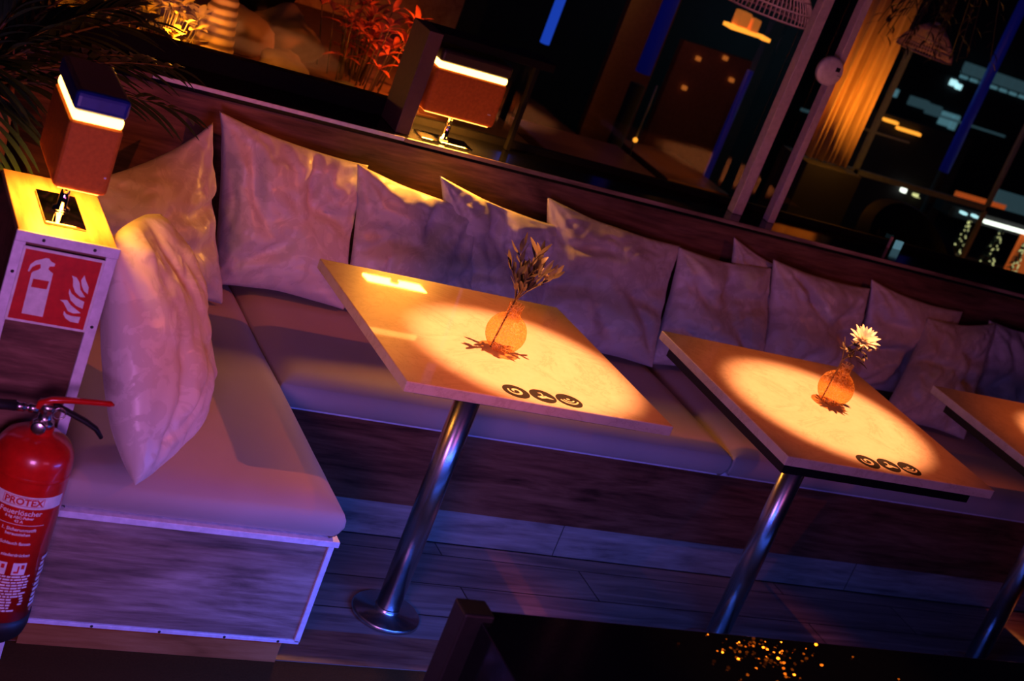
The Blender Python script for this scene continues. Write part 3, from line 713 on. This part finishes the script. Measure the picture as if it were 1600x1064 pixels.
# ------------------------------------------------------------------ palm in its planter, left edge
pp = thing('potted_palm', (.43, 3.22, 0), 'dark palm in a tall brown planter behind the small lamp, top left corner', 'plant')
MB().lathe((.425, 3.22, 0), [(0, 0), (.085, 0), (.10, .3), (.125, .8), (.118, .93), (.11, .97), (.100, .97), (.10, .94), (0, .94)], 48).build('planter', 'pot', pp)
MB().lathe((.425, 3.22, .93), [(.101, 0), (.09, .022), (.04, .035), (0, .03)], 24).build('potting_soil', 'soil', pp)
def frond(mb_r, mb_l, base, dirv, length, droop, nl, lw, ll, rr):
    base = Vector(base); d = Vector(dirv).normalized(); pts = []
    for i in range(13):
        k = i / 12; pts.append(base + d * (length * k) + Vector((0, 0, -droop * k * k)))
    mb_r.tube(pts, [.004 * (1 - .75 * i / 12) + .001 for i in range(13)], 6)
    for i in range(nl):
        k = .18 + .82 * i / (nl - 1); f = k * 12; a = int(min(11, f)); p = pts[a].lerp(pts[a + 1], f - a); t = (pts[a + 1] - pts[a]).normalized()
        side = t.cross(Vector((0, 0, 1))).normalized()
        for s in (1, -1):
            v = (t * .75 + side * s * (.9 - .35 * k) + Vector((0, 0, rr.uniform(-.25, .1)))).normalized()
            ln_ = ll * (.55 + .6 * math.sin(PI * min(1, k * .85 + .1))) * rr.uniform(.85, 1.1)
            mb_l.leaf(p, p + v * ln_ + Vector((0, 0, -ln_ * .12)), lw, (0, 0, 1), curl=.06)
st = MB(); lv = MB(); rr = random.Random(9)
for (dx, dy, dz), ln_, dr in (((.92, .35, .42), .50, .10), ((1, .15, .30), .46, .10), ((.8, .6, .35), .55, .12), ((.6, .5, .9), .5, .15), ((.35, .1, 1), .45, .12), ((-.2, .3, 1), .5, .2),
                              ((-.6, -.1, .9), .5, .2), ((.2, .8, .8), .5, .2), ((.55, -.05, .85), .48, .16), ((.1, -.6, .5), .40, .36), ((-.3, -.6, .7), .45, .3), ((.7, .3, .65), .5, .14), ((.1, -.45, .8), .34, .25)):
    frond(st, lv, (.425 + .03 * dx, 3.22 + .03 * dy, .95), (dx, dy, dz), ln_, dr, 15, .021, .13, rr)
st.build('frond_stem', 'stem', pp); lv.build('fronds', 'leaf_dark', pp, recalc=False)

# ------------------------------------------------------------------ lit garden outside the window, left
bed = MB().box((-1.5, 4.06, 0), (2.42, 5.88, .795)).build('garden_bed', 'soil'); origin_to(bed, (.5, 5, 0)); tag(bed, 'raised bed of orange-lit soil outside the window, left', 'garden bed')
gw = MB().box((-1.5, 5.9, 0), (2.6, 5.95, 2.6)).build('garden_wall', 'honey'); origin_to(gw, (.5, 5.92, 0)); tag(gw, 'dim orange-brown wall at the back of the lit garden', 'wall')
tk = MB(); prof = []
for k in range(97):
    z = k / 96 * .9; r = max(.036, .074 - .17 * z) + .006 * ((k % 3) / 3.0); prof.append((r, z))
prof = [(0, 0)] + prof + [(0, .9)]
o = tk.lathe((1.262, 4.5, .79), prof, 32).build('palm_trunk', 'trunk'); origin_to(o, (1.262, 4.5, .79)); tag(o, 'ringed palm trunk lit bright orange, outside the window', 'palm trunk')
def clump(name, x, y, z, n, ln_, wd, mat, seed, label, cat='plant', upw=.7, spread=.05):
    rr = random.Random(seed); t = thing(name, (x, y, z), label, cat); s = MB(); lv = MB()
    for k in range(n):
        a = rr.uniform(0, 2 * PI); r = rr.uniform(0, spread); h = rr.uniform(.3, 1) * ln_ * 1.4
        p = Vector((x + r * math.cos(a), y + r * math.sin(a), z)); q = p + Vector((math.cos(a) * .35 * h, math.sin(a) * .35 * h, h * upw))
        s.tube([p, p.lerp(q, .5) + Vector((0, 0, .01)), q], [.003, .0025, .0015], 5)
        for j in range(5):
            b = 2 * PI * j / 5 + rr.uniform(-.4, .4)
            v = Vector((math.cos(b), math.sin(b), rr.uniform(-.1, .8))).normalized()
            lv.leaf(q, q + v * ln_ * rr.uniform(.4, .7), wd, (0, 0, 1), curl=.1)
    s.build('stem', 'stem', t); lv.build('foliage', mat, t, recalc=False)
clump('leafy_shrub', 1.10, 4.48, .79, 34, .075, .022, 'leaf_gold', 2, 'yellow-lit leafy shrub in the garden, left of the palm trunk', spread=.09, upw=1.9)
clump('leafy_shrub', 1.86, 4.85, .79, 44, .13, .020, 'leaf_red', 3, 'red-orange feathery shrub in the garden beside the frame of the ledge lamp', upw=1.5, spread=.15)
clump('leafy_shrub', .86, 4.55, .79, 14, .11, .022, 'leaf_gold', 4, 'yellow-lit shrub in the garden seen through the palm fronds', spread=.07)
rk = random.Random(12)
for (x, y, r, lab) in ((1.50, 4.55, .085, 'rounded rock at the foot of the palm trunk, nearest of the garden rocks'), (1.42, 4.85, .11, 'tall pale rock behind the palm trunk foot in the garden'), (1.66, 4.42, .07, 'low dark rock in front of the red shrub in the garden'), (1.60, 4.95, .12, 'large shadowed rock in the middle of the garden'), (1.05, 5.0, .09, 'rock behind the yellow-lit shrub in the garden')):
    t = bmesh.new(); bmesh.ops.create_icosphere(t, subdivisions=4, radius=r)
    for v in t.verts:
        v.co *= 1 + .35 * noise.noise(v.co / r * 1.1 + Vector((x * 9, y * 5, 0))) + .08 * noise.noise(v.co / r * 4) + .05 * noise.noise(v.co / r * 11); v.co.z *= .8; v.co += Vector((x, y, .79 + r * .45))
    for f in t.faces: f.smooth = True
    m = MB(); m.merge(t); o = m.build('garden_rock', 'rock'); origin_to(o, (x, y, .79)); tag(o, lab, 'rock', 'rocks in the lit garden')
gp = thing('plant_pot', (1.62, 5.3, .79), 'dark pot standing at the back of the lit garden', 'pot')
MB().lathe((1.60, 5.25, .792), [(0, 0), (.07, 0), (.13, .25), (.14, .27), (.12, .27), (0, .24)], 32).build('bowl', 'frame', gp)
for (x, y, z, tx, ty, tz, e, c) in ((1.0, 4.22, .90, 1.2, 4.6, .9, 5, (1, .30, .03)), (1.36, 4.25, .83, 1.28, 4.5, 1.0, 1.0, (1, .30, .03)), (2.1, 4.55, .86, 1.8, 4.9, 1.0, 14, (1, .17, .02))):
    light('garden_spot', 'SPOT', (x, y, z + .25), (tx, ty, tz - .1), e, c, spot_size=2.2, spot_blend=.8, shadow_soft_size=.02)
light('garden_uplight', 'POINT', (1.13, 4.36, .93), None, 2.2, (1, .36, .03), shadow_soft_size=.01)

# ------------------------------------------------------------------ terrace and street beyond the window
gnd = MB().box((2.6, 4.06, -.06), (12, 14, -.01)).build('terrace_floor', 'dark_ground'); struct(gnd)
def col(name, x, y, z0, z1, r, mat, label, cat, grp=None):
    o = MB().lathe((x, y, z0), [(0, 0), (r, 0), (r, z1 - z0), (0, z1 - z0)], 20).build(name, mat); origin_to(o, (x, y, z0)); return tag(o, label, cat, grp)
M['blue_tube'] = glow('blue_light_tube', (.02, .10, .9), .5)
M['blue_dim'] = glow('dim_blue_tube', (.015, .03, .8), .035)
M['violet_tube'] = glow('violet_tube', (.5, .16, .45), .5)
g_ = 'glowing blue posts on the terrace'
col('light_column', 3.06, 6, .9, 2.4, .022, 'blue_tube', 'bright blue glowing post right of the ledge lamp', 'light post', g_)
col('light_column', 3.57, 6, .90, 2.4, .035, 'blue_dim', 'wide dark blue glowing post near the top of the photo', 'light post', g_)
col('light_column', 4.10, 6, .0, 1.05, .016, 'blue_dim', 'short faint blue post left of the white window posts', 'light post', g_)
col('light_column', 5.46, 6.05, .85, 2.2, .026, 'blue_dim', 'deep blue glowing post at the upper right', 'light post', g_)
for x, r in ((3.06, .022), (3.57, .035), (5.46, .026)):
    o = MB().lathe((x, 6 if x < 5 else 6.05, 0), [(0, 0), (.05, 0), (.05, .02), (r, .03), (r, .845), (0, .845)], 20).build('column_foot', 'dark_wall')
    origin_to(o, (x, 6, 0)); tag(o, {3.06: 'dark foot below the bright blue post', 3.57: 'dark foot below the wide dark blue post', 5.46: 'dark foot below the deep blue post at the upper right'}[x], 'post')
# ribbed curtain lit orange
cu = MB(); n = 140; A = []
for i in range(n + 1):
    k = i / n; x = 4.19 + .24 * k; y = 5.5 + .022 * math.sin(k * 2 * PI * 7.3) + .008 * math.sin(k * 31)
    A.append((cu.bm.verts.new((x, y, .84)), cu.bm.verts.new((x + .01 * math.sin(k * 9), y + .005, 2.3))))
for a, b in zip(A, A[1:]): f = cu.bm.faces.new((a[0], b[0], b[1], a[1])); f.smooth = True
m, nt, b = nm('gold_curtain'); f = noise_n(nt, coords(nt, (60, 10, 1)), 2, 3); L(nt, ramp(nt, f, [(.3, (.5, .3, .12)), (.7, (.9, .6, .28))]), b.inputs['Base Color']); b.inputs['Roughness'].default_value = .6
M['curtain'] = m
o = cu.build('ribbed_curtain', 'curtain', recalc=False)
sm = o.modifiers.new('thick', 'SOLIDIFY'); sm.thickness = .002
origin_to(o, (4.31, 5.5, .84)); tag(o, 'long ribbed curtain lit golden orange, right of the white window posts', 'curtain')
o = MB().box((4.15, 5.40, .0), (4.46, 5.62, .836), .004).build('curtain_plinth', 'dark_wall'); origin_to(o, (4.3, 5.5, 0)); tag(o, 'dark low block below the golden curtain', 'block')
light('curtain_light', 'POINT', (4.26, 5.30, 1.05), None, 3.6, (1, .33, .03), shadow_soft_size=.02)
# wicker pendants
def pendant(x, y, z, r, h, label, mat):
    t = thing('wicker_pendant_lamp', (x, y, z + h), label, 'pendant lamp', 'wicker pendant lamps'); s = MB()
    for k in range(60):
        a = 2 * PI * k / 60; pts = []
        for j in range(9):
            q = j / 8; rad = r * (1 - .75 * q ** 1.8); pts.append((x + rad * math.cos(a), y + rad * math.sin(a), z + h * q))
        s.tube(pts, .0022, 5)
    for q in (0, .25, .5, .8):
        rad = r * (1 - .75 * q ** 1.8)
        s.tube([(x + rad * math.cos(a), y + rad * math.sin(a), z + h * q) for a in [i * 2 * PI / 48 for i in range(49)]], .004, 6)
    s.build('wicker_shade', mat, t); MB().tube([(x, y, z + h), (x, y, z + h + .7)], .003, 8).build('cord', 'black', t)
    MB().lathe((x, y, z + h * .35), [(0, 0), (.02, .01), (.03, .035), (.02, .06), (.012, .09), (0, .09)], 20).build('bulb', 'plastic', t)
M['wicker'] = plain('pink_wicker', (.62, .42, .38), .6)
pendant(3.12, 4.62, 1.455, .165, .16, 'pinkish wicker pendant lamp cut off by the top edge of the photo', 'wicker')
pendant(4.30, 5.18, 1.446, .12, .12, 'small wicker pendant lamp at the top right', 'wicker')
light('pendant_wash', 'SPOT', (2.9, 4.15, 1.9), (3.12, 4.62, 1.5), 3.0, (1, .35, .5), spot_size=.9, spot_blend=.6, shadow_soft_size=.01)
# glowing lantern and light bars
M['amber'] = glow('amber_light', (1, .34, .03), 1.6); M['amber_dim'] = glow('amber_panel', (1, .26, .04), .35)
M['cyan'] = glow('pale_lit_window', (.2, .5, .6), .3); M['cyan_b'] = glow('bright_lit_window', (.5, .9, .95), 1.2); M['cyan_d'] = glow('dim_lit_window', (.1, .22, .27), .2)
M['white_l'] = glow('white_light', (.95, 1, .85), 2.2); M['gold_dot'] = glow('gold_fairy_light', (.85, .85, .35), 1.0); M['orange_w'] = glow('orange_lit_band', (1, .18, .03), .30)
def tbox(name, a, b, mat, label, cat, grp=None, bev=0):
    o = MB().box(a, b, bev).build(name, mat); origin_to(o, ((a[0] + b[0]) / 2, (a[1] + b[1]) / 2, a[2])); return tag(o, label, cat, grp)
lt = thing('hanging_lantern', (4.02, 6.1, 1.27), 'small lantern glowing orange beneath the wicker pendant lamp', 'lantern')
MB().box((3.97, 6.05, 1.215), (4.03, 6.11, 1.285), .006).build('lantern_glass', 'amber_dim', lt); MB().box((4.045, 6.05, 1.20), (4.09, 6.11, 1.27), .006).build('lantern_glass', 'amber_dim', lt)
MB().box((3.94, 6.04, 1.195), (4.11, 6.12, 1.212), .002).build('glowing_rim', 'amber', lt); MB().box((4.125, 6.04, 1.19), (4.165, 6.12, 1.207), .002).build('glowing_rim', 'amber', lt)
MB().tube([(4.02, 6.1, 1.285), (4.02, 6.1, 2.2)], .003, 6).build('cord', 'black', lt)
# facade across the street
bd = thing('street_building', (8.2, 9.4, 0), 'dark building across the street with pale blue lit windows, upper right', 'building')
MB().box((5.6, 9.0, 0), (14, 9.6, 1.02)).build('lower_wall', 'dark_wall', bd)
MB().box((5.6, 9.15, 1.02), (14, 9.6, 2.6)).build('upper_wall', 'dark_wall', bd)
def win(x, z, w_, h, mat):
    MB().box((x, 8.98, z), (x + w_, 8.999, z + h)).build('window', mat, bd)
rw = random.Random(4)
def at9(px, pz, y=8.0, Y=8.98):
    k = Y / y; return px * k, 1.9 + (pz - 1.9) * k
for (px, pz, w_, h, mt) in ((6.52, .88, .07, .05, 'cyan'), (6.70, .86, .16, .06, 'cyan_d'), (6.86, .84, .12, .07, 'cyan_d'), (7.00, .80, .09, .09, 'cyan'), (7.10, .79, .05, .10, 'cyan'), (6.95, 1.06, .05, .04, 'cyan_b'), (7.01, 1.05, .04, .035, 'cyan_b')):
    x, z = at9(px, pz); win(x, z, w_ * 1.12, h * 1.12, mt)
x0, z0 = at9(6.98, 1.165)
for k in range(9):
    win(x0 + .10 * k + .02, z0 - .01, .085, .085, 'cyan_d'); win(x0 + .10 * k + .03, z0 - .045, .065, .022, 'cyan')
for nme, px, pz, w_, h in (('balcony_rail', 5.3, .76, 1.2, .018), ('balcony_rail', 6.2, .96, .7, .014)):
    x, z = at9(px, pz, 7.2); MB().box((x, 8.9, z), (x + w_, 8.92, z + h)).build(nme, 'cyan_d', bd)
# street posts and rails
M['grey_post'] = plain('pale_grey_paint', (.3, .36, .36), .5)
rl = thing('terrace_rail', (4.6, 5.8, 0), 'thin pale rail with an upright post right of the golden curtain', 'railing')
MB().box((4.42, 5.79, .765), (5.6, 5.81, .79)).build('top_rail', 'grey_post', rl)
MB().box((4.72, 5.79, -.01), (4.745, 5.81, 1.4)).build('post', 'grey_post', rl); MB().box((4.5, 5.785, .975), (4.95, 5.80, .985)).build('upper_rail', 'grey_post', rl)
MB().box((5.58, 5.79, -.01), (5.6, 5.81, 1.25)).build('post', 'grey_post', rl)
light('terrace_light', 'POINT', (5.1, 6.7, 1.05), None, 1.5, (.3, .8, 1), shadow_soft_size=.02)
# light bar and lamps across
for (x, z, w_, lab) in ((5.76, .862, .10, 'short glowing orange light bar on the terrace wall, left of its longer twin'), (5.875, .838, .17, 'longer glowing orange light bar on the terrace, upper right')):
    tbox('light_bar', (x, 7, z), (x + w_, 7.03, z + .016), 'amber', lab, 'light', 'orange light bars')
tbox('wall_lamp', (6.10, 7, .50), (6.125, 7.03, .525), 'white_l', 'tiny round white light above the armchair, left of the fuzzy one', 'light')
tbox('wall_lamp', (6.20, 7, .495), (6.26, 7.03, .51), 'gold_dot', 'small oblong pale yellow light right of the tiny white light', 'light')
tbox('lit_screen', (3.565, 4.01, LZ + .0005), (3.595, 4.018, LZ + .03), 'cyan', 'small pale cyan lit screen standing on the window ledge', 'screen')  # small upright plate with a pale cyan glow
tbox('pink_card', (3.53, 4.0, LZ + .0005), (3.536, 4.008, LZ + .04), 'wicker', 'thin pinkish stick standing on the ledge beside the cyan screen', 'stick')
tbox('light_bar', (5.82, 6.0, .662), (6.4, 6.03, .677), 'white_l', 'long bright white light bar at the right edge', 'light')
for x, lab in ((5.655, 'leftmost pale dot light before the white light bar'), (5.735, 'pale dot light next to the white light bar')):
    tbox('dot_light', (x, 6.0, .675), (x + .03, 6.03, .687), 'cyan_b', lab, 'light')
tbox('light_bar_shelf', (5.6, 6.04, .640), (6.6, 6.3, .70), 'dark_wall', 'dark canopy that carries the white light bar', 'canopy')
# fluted orange band
tbox('low_terrace_wall', (5.42, 7.035, 0), (6.45, 7.12, .9), 'dark_wall', 'low black wall carrying the orange light bars, upper right', 'wall')
fl = MB()
for k in range(16): x = 6.02 + k * .024; fl.lathe((x, 6.5, .58), [(0, 0), (.011, 0), (.011, .11), (0, .11)], 10)
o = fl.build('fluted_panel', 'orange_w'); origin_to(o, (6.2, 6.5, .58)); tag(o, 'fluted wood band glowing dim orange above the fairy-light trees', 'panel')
tbox('lit_shop_window', (6.3, 6.5, .62), (6.75, 6.53, .76), 'cyan_d', 'dim pale shop window at the right edge above the white light bar', 'window')
# small trees with fairy lights
def fairy_tree(x, y, z0, h, r, seed, label):
    t = thing('fairy_light_tree', (x, y, z0), label, 'tree', 'small trees wound with fairy lights'); rr = random.Random(seed)
    lv = MB(); dt = MB()
    for k in range(160):
        q = rr.random() ** .8; rad = r * (1 - q * .8); a = rr.uniform(0, 2 * PI); p = Vector((x + rad * .3 * math.cos(a), y + rad * .3 * math.sin(a), z0 + .05 + (h - .05) * q))
        lv.leaf(p, p + Vector((math.cos(a) * rad, math.sin(a) * rad, -.01)), .012, curl=.1)
    for k in range(26):
        q = rr.random(); rad = r * (1 - q * .8); a = rr.uniform(PI, 2 * PI); p = (x + rad * math.cos(a), y + rad * math.sin(a), z0 + .05 + (h - .05) * q)
        dt.lathe(p, [(0, -.0045), (.0045, 0), (0, .0045)], 6)
    MB().tube([(x, y, z0 + .04), (x, y, z0 + h)], [.006, .002], 6).build('trunk', 'stem', t); lv.build('foliage', 'leaf_dark', t, recalc=False); dt.build('fairy_lights', 'gold_dot', t)['kind'] = 'stuff'
    MB().lathe((x, y, z0), [(0, 0), (.02, 0), (.028, .05), (0, .048)], 16).build('pot', 'grey_post', t)
fairy_tree(5.72, 6.0, .42, .24, .032, 1, 'thin small tree with fairy lights, leftmost at the right edge')
fairy_tree(5.95, 6.0, .40, .26, .042, 2, 'fullest small tree with fairy lights below the white light bar')
fairy_tree(6.14, 6.0, .40, .22, .032, 3, 'small golden-lit tree with fairy lights at the right edge')
tbox('tree_shelf', (5.5, 5.85, 0), (6.6, 6.3, .399), 'dark_wall', 'dark block on which the fairy-light trees stand', 'block')
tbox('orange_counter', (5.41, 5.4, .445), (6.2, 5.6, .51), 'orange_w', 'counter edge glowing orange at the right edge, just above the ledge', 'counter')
tbox('counter_base', (5.43, 5.42, 0), (6.2, 5.6, .444), 'dark_wall', 'dark base under the orange counter', 'counter')
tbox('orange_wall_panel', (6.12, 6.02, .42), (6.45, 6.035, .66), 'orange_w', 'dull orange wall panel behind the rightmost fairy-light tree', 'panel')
# dark armchair
ac = thing('terrace_armchair', (4.55, 5.0, 0), 'black rounded armchair outside the window, a silhouette at the upper right', 'armchair')
s = MB(); n = 30
for k in range(n):
    a0 = PI * 1.0 * k / n - .1; a1 = PI * 1.0 * (k + 1) / n - .1
    def q_(a, r, z): return (4.55 + r * math.cos(a), 4.98 + r * .8 * math.sin(a), z)
    h0 = .62 + .20 * math.sin(max(0, min(PI, a0))); h1 = .62 + .20 * math.sin(max(0, min(PI, a1)))
    for quad in ((q_(a0, .30, .3), q_(a1, .30, .3), q_(a1, .30, h1), q_(a0, .30, h0)), (q_(a0, .24, .3), q_(a1, .24, .3), q_(a1, .24, h1), q_(a0, .24, h0)), (q_(a0, .24, h0), q_(a1, .24, h1), q_(a1, .30, h1), q_(a0, .30, h0))):
        f = s.quad(quad); f.smooth = True
s.build('backrest', 'black', ac, recalc=False)
MB().box((4.32, 4.72, .3), (4.78, 5.12, .45), .03, 3).build('seat', 'black', ac)
for x in (4.34, 4.76):
    for y in (4.75, 5.1): MB().lathe((x, y, -.01), [(0, 0), (.012, 0), (.016, .31), (0, .31)], 12).build('leg', 'black', ac)
# terrace tables behind the dark window
def ttable(x, y, z, w_, d, label, mat):
    t = thing('terrace_table', (x, y, 0), label, 'table'); MB().box((x - w_ / 2, y - d / 2, z - .04), (x + w_ / 2, y + d / 2, z), .004).build('tabletop', mat, t)
    MB().lathe((x, y, -.01), [(0, 0), (.14, 0), (.14, .01), (.025, .02), (.025, z - .03), (0, z - .03)], 20).build('pedestal', 'black', t)
M['brown_top'] = plain('brown_table_top', (.30, .13, .06), .35)
ttable(3.9, 6.0, .53, .34, .55, 'brown terrace table lit orange outside the dark window', 'brown_top')
ttable(2.95, 5.1, .70, .5, .5, 'dark brown terrace table outside, right of the ledge lamp', 'brown_top')
light('terrace_spot', 'SPOT', (3.9, 5.8, 1.7), (3.9, 6.0, .5), 5, (1, .3, .08), spot_size=.42, spot_blend=.8)
light('terrace_spot', 'SPOT', (2.85, 5.0, 1.9), (2.85, 5.0, .7), 1.2, (1, .32, .06), spot_size=.5, spot_blend=1)
ls = thing('candle_lamp', (3.36, 5.5, .6), 'slim pale stick lamp with a glowing tip outside the dark window', 'lamp')
MB().tube([(3.36, 5.5, .0), (3.36, 5.5, .70)], .004, 8).build('rod', 'black', ls); MB().tube([(3.36, 5.5, .72), (3.36, 5.5, .95)], .004, 8).build('pale_rod', 'grey_post', ls)
MB().lathe((3.36, 5.5, .695), [(0, 0), (.010, .008), (.010, .018), (0, .026)], 12).build('glowing_tip', 'amber', ls)
# dried foliage top right
dp = thing('hanging_plant', (3.9, 4.7, 1.9), 'brown dried plant hanging at the top right outside the window', 'plant')
s = MB(); lv = MB(); rr = random.Random(33)
for k in range(24):
    a = rr.uniform(0, 2 * PI); r = rr.uniform(.02, .16); ln_ = rr.uniform(.18, .36)
    p = Vector((3.9, 4.7, 1.88)); q = p + Vector((r * math.cos(a), r * math.sin(a), -.05)); e = q + Vector((r * .6 * math.cos(a), r * .6 * math.sin(a), -ln_))
    s.tube([p, q, e], .002, 5)
    for j in range(9):
        c = q.lerp(e, j / 8); b = rr.uniform(0, 2 * PI); lv.leaf(c, c + Vector((math.cos(b) * .04, math.sin(b) * .04, -.03)), .009, curl=.1)
s.build('stem', 'stem', dp); lv.build('foliage', 'stem', dp, recalc=False)
# dark back wall of the terrace
tbox('terrace_wall', (2.6, 7.4, 0), (5.4, 7.5, 2.4), 'dark_wall', 'black wall far behind the dark window', 'wall')
for x, z, w_, h, lab in ((4.08, 0, .42, 1.01, 'dim brown panel with small amber dots, below the orange lantern'), (3.72, 0, .26, 1.38, 'dim brown shelf unit at the top of the dark window')):
    tbox('dim_panel', (x, 6.6, z), (x + w_, 6.64, z + h), 'brown_top', lab, 'panel')
for x, z, lab in ((4.13, 1.02, 'tiny amber lamp below the lantern'), (4.21, .93, 'tiny amber lamp next to the short blue post'), (3.98, .83, 'tiny amber lamp low in the dark window'), (3.99, .98, 'tiny amber lamp at the left end of the dim panel')):
    tbox('small_lamp', (x * 1.047, 6.578, 1.9 + (z - 1.9) * 1.047), (x * 1.047 + .02, 6.6006, 1.9 + (z - 1.9) * 1.047 + .02), 'amber_dim', lab, 'light', 'tiny amber lamps on the terrace')
light('panel_light', 'POINT', (4.0, 6.2, 1.25), None, .1, (1, .35, .06))

# ------------------------------------------------------------------ smoke or heat sensor on the window post
se = thing('round_sensor', (2.945, 3.92, 1.418), 'round pale plastic sensor fixed to the right white window post', 'sensor')
MB().lathe((2.948, 3.929, 1.415), [(0, 0), (.046, 0), (.046, .012), (.043, .018), (.036, .0215), (0, .0225)], 48, (0, -1, 0)).build('housing', 'plastic', se)
MB().box((2.958, 3.9045, 1.421), (2.972, 3.9065, 1.434)).build('display', 'black', se)
MB().box((2.972, 3.9045, 1.408), (2.984, 3.9075, 1.411)).build('slot', 'grey_post', se)

# ------------------------------------------------------------------ black counter in the foreground
fg = thing('black_counter', (2.6, 2.0, 0), 'glossy black counter in the foreground at the lower right, with golden sparkles', 'counter')
FY = 1.95; FZ = .645
MB().box((1.24, FY - .55, .0), (4.2, FY - .002, FZ), .003).build('body', 'black_gloss', fg)
MB().box((1.205, FY - .04, .0), (1.262, FY + .01, FZ + .012), .004).build('corner_post', 'rubber', fg)
rs = random.Random(8); sp = MB()
for k in range(110):
    x = rs.gauss(1.80, .06) if k < 95 else rs.uniform(1.5, 2.3); y = FY - abs(rs.gauss(.0, .07)) - .014
    if not (1.4 < x < 2.5 and y > FY - .5): continue
    q = Vector((0, 0, 1)).rotation_difference(Vector((-.29 + rs.gauss(0, .16), -.17 + rs.gauss(0, .16), .94)))
    r = rs.uniform(.0015, .0038); c = Vector((x, y, FZ + .0025))
    sp.bm.faces.new([sp.bm.verts.new(c + q @ Vector((r * math.cos(a * PI / 3), r * math.sin(a * PI / 3), 0))) for a in range(6)])
light('counter_spot', 'SPOT', (2.5, 2.7, 2.6), (1.9, 1.9, .65), 60, (1, .36, .06), spot_size=.32, spot_blend=.7, shadow_soft_size=.02)  # added spot, only there to make the flakes sparkle
M['glitter'] = steel('gold_glitter', (.9, .42, .10), .25)
sp.build('glitter_flakes', 'glitter', fg, recalc=False)['kind'] = 'stuff'
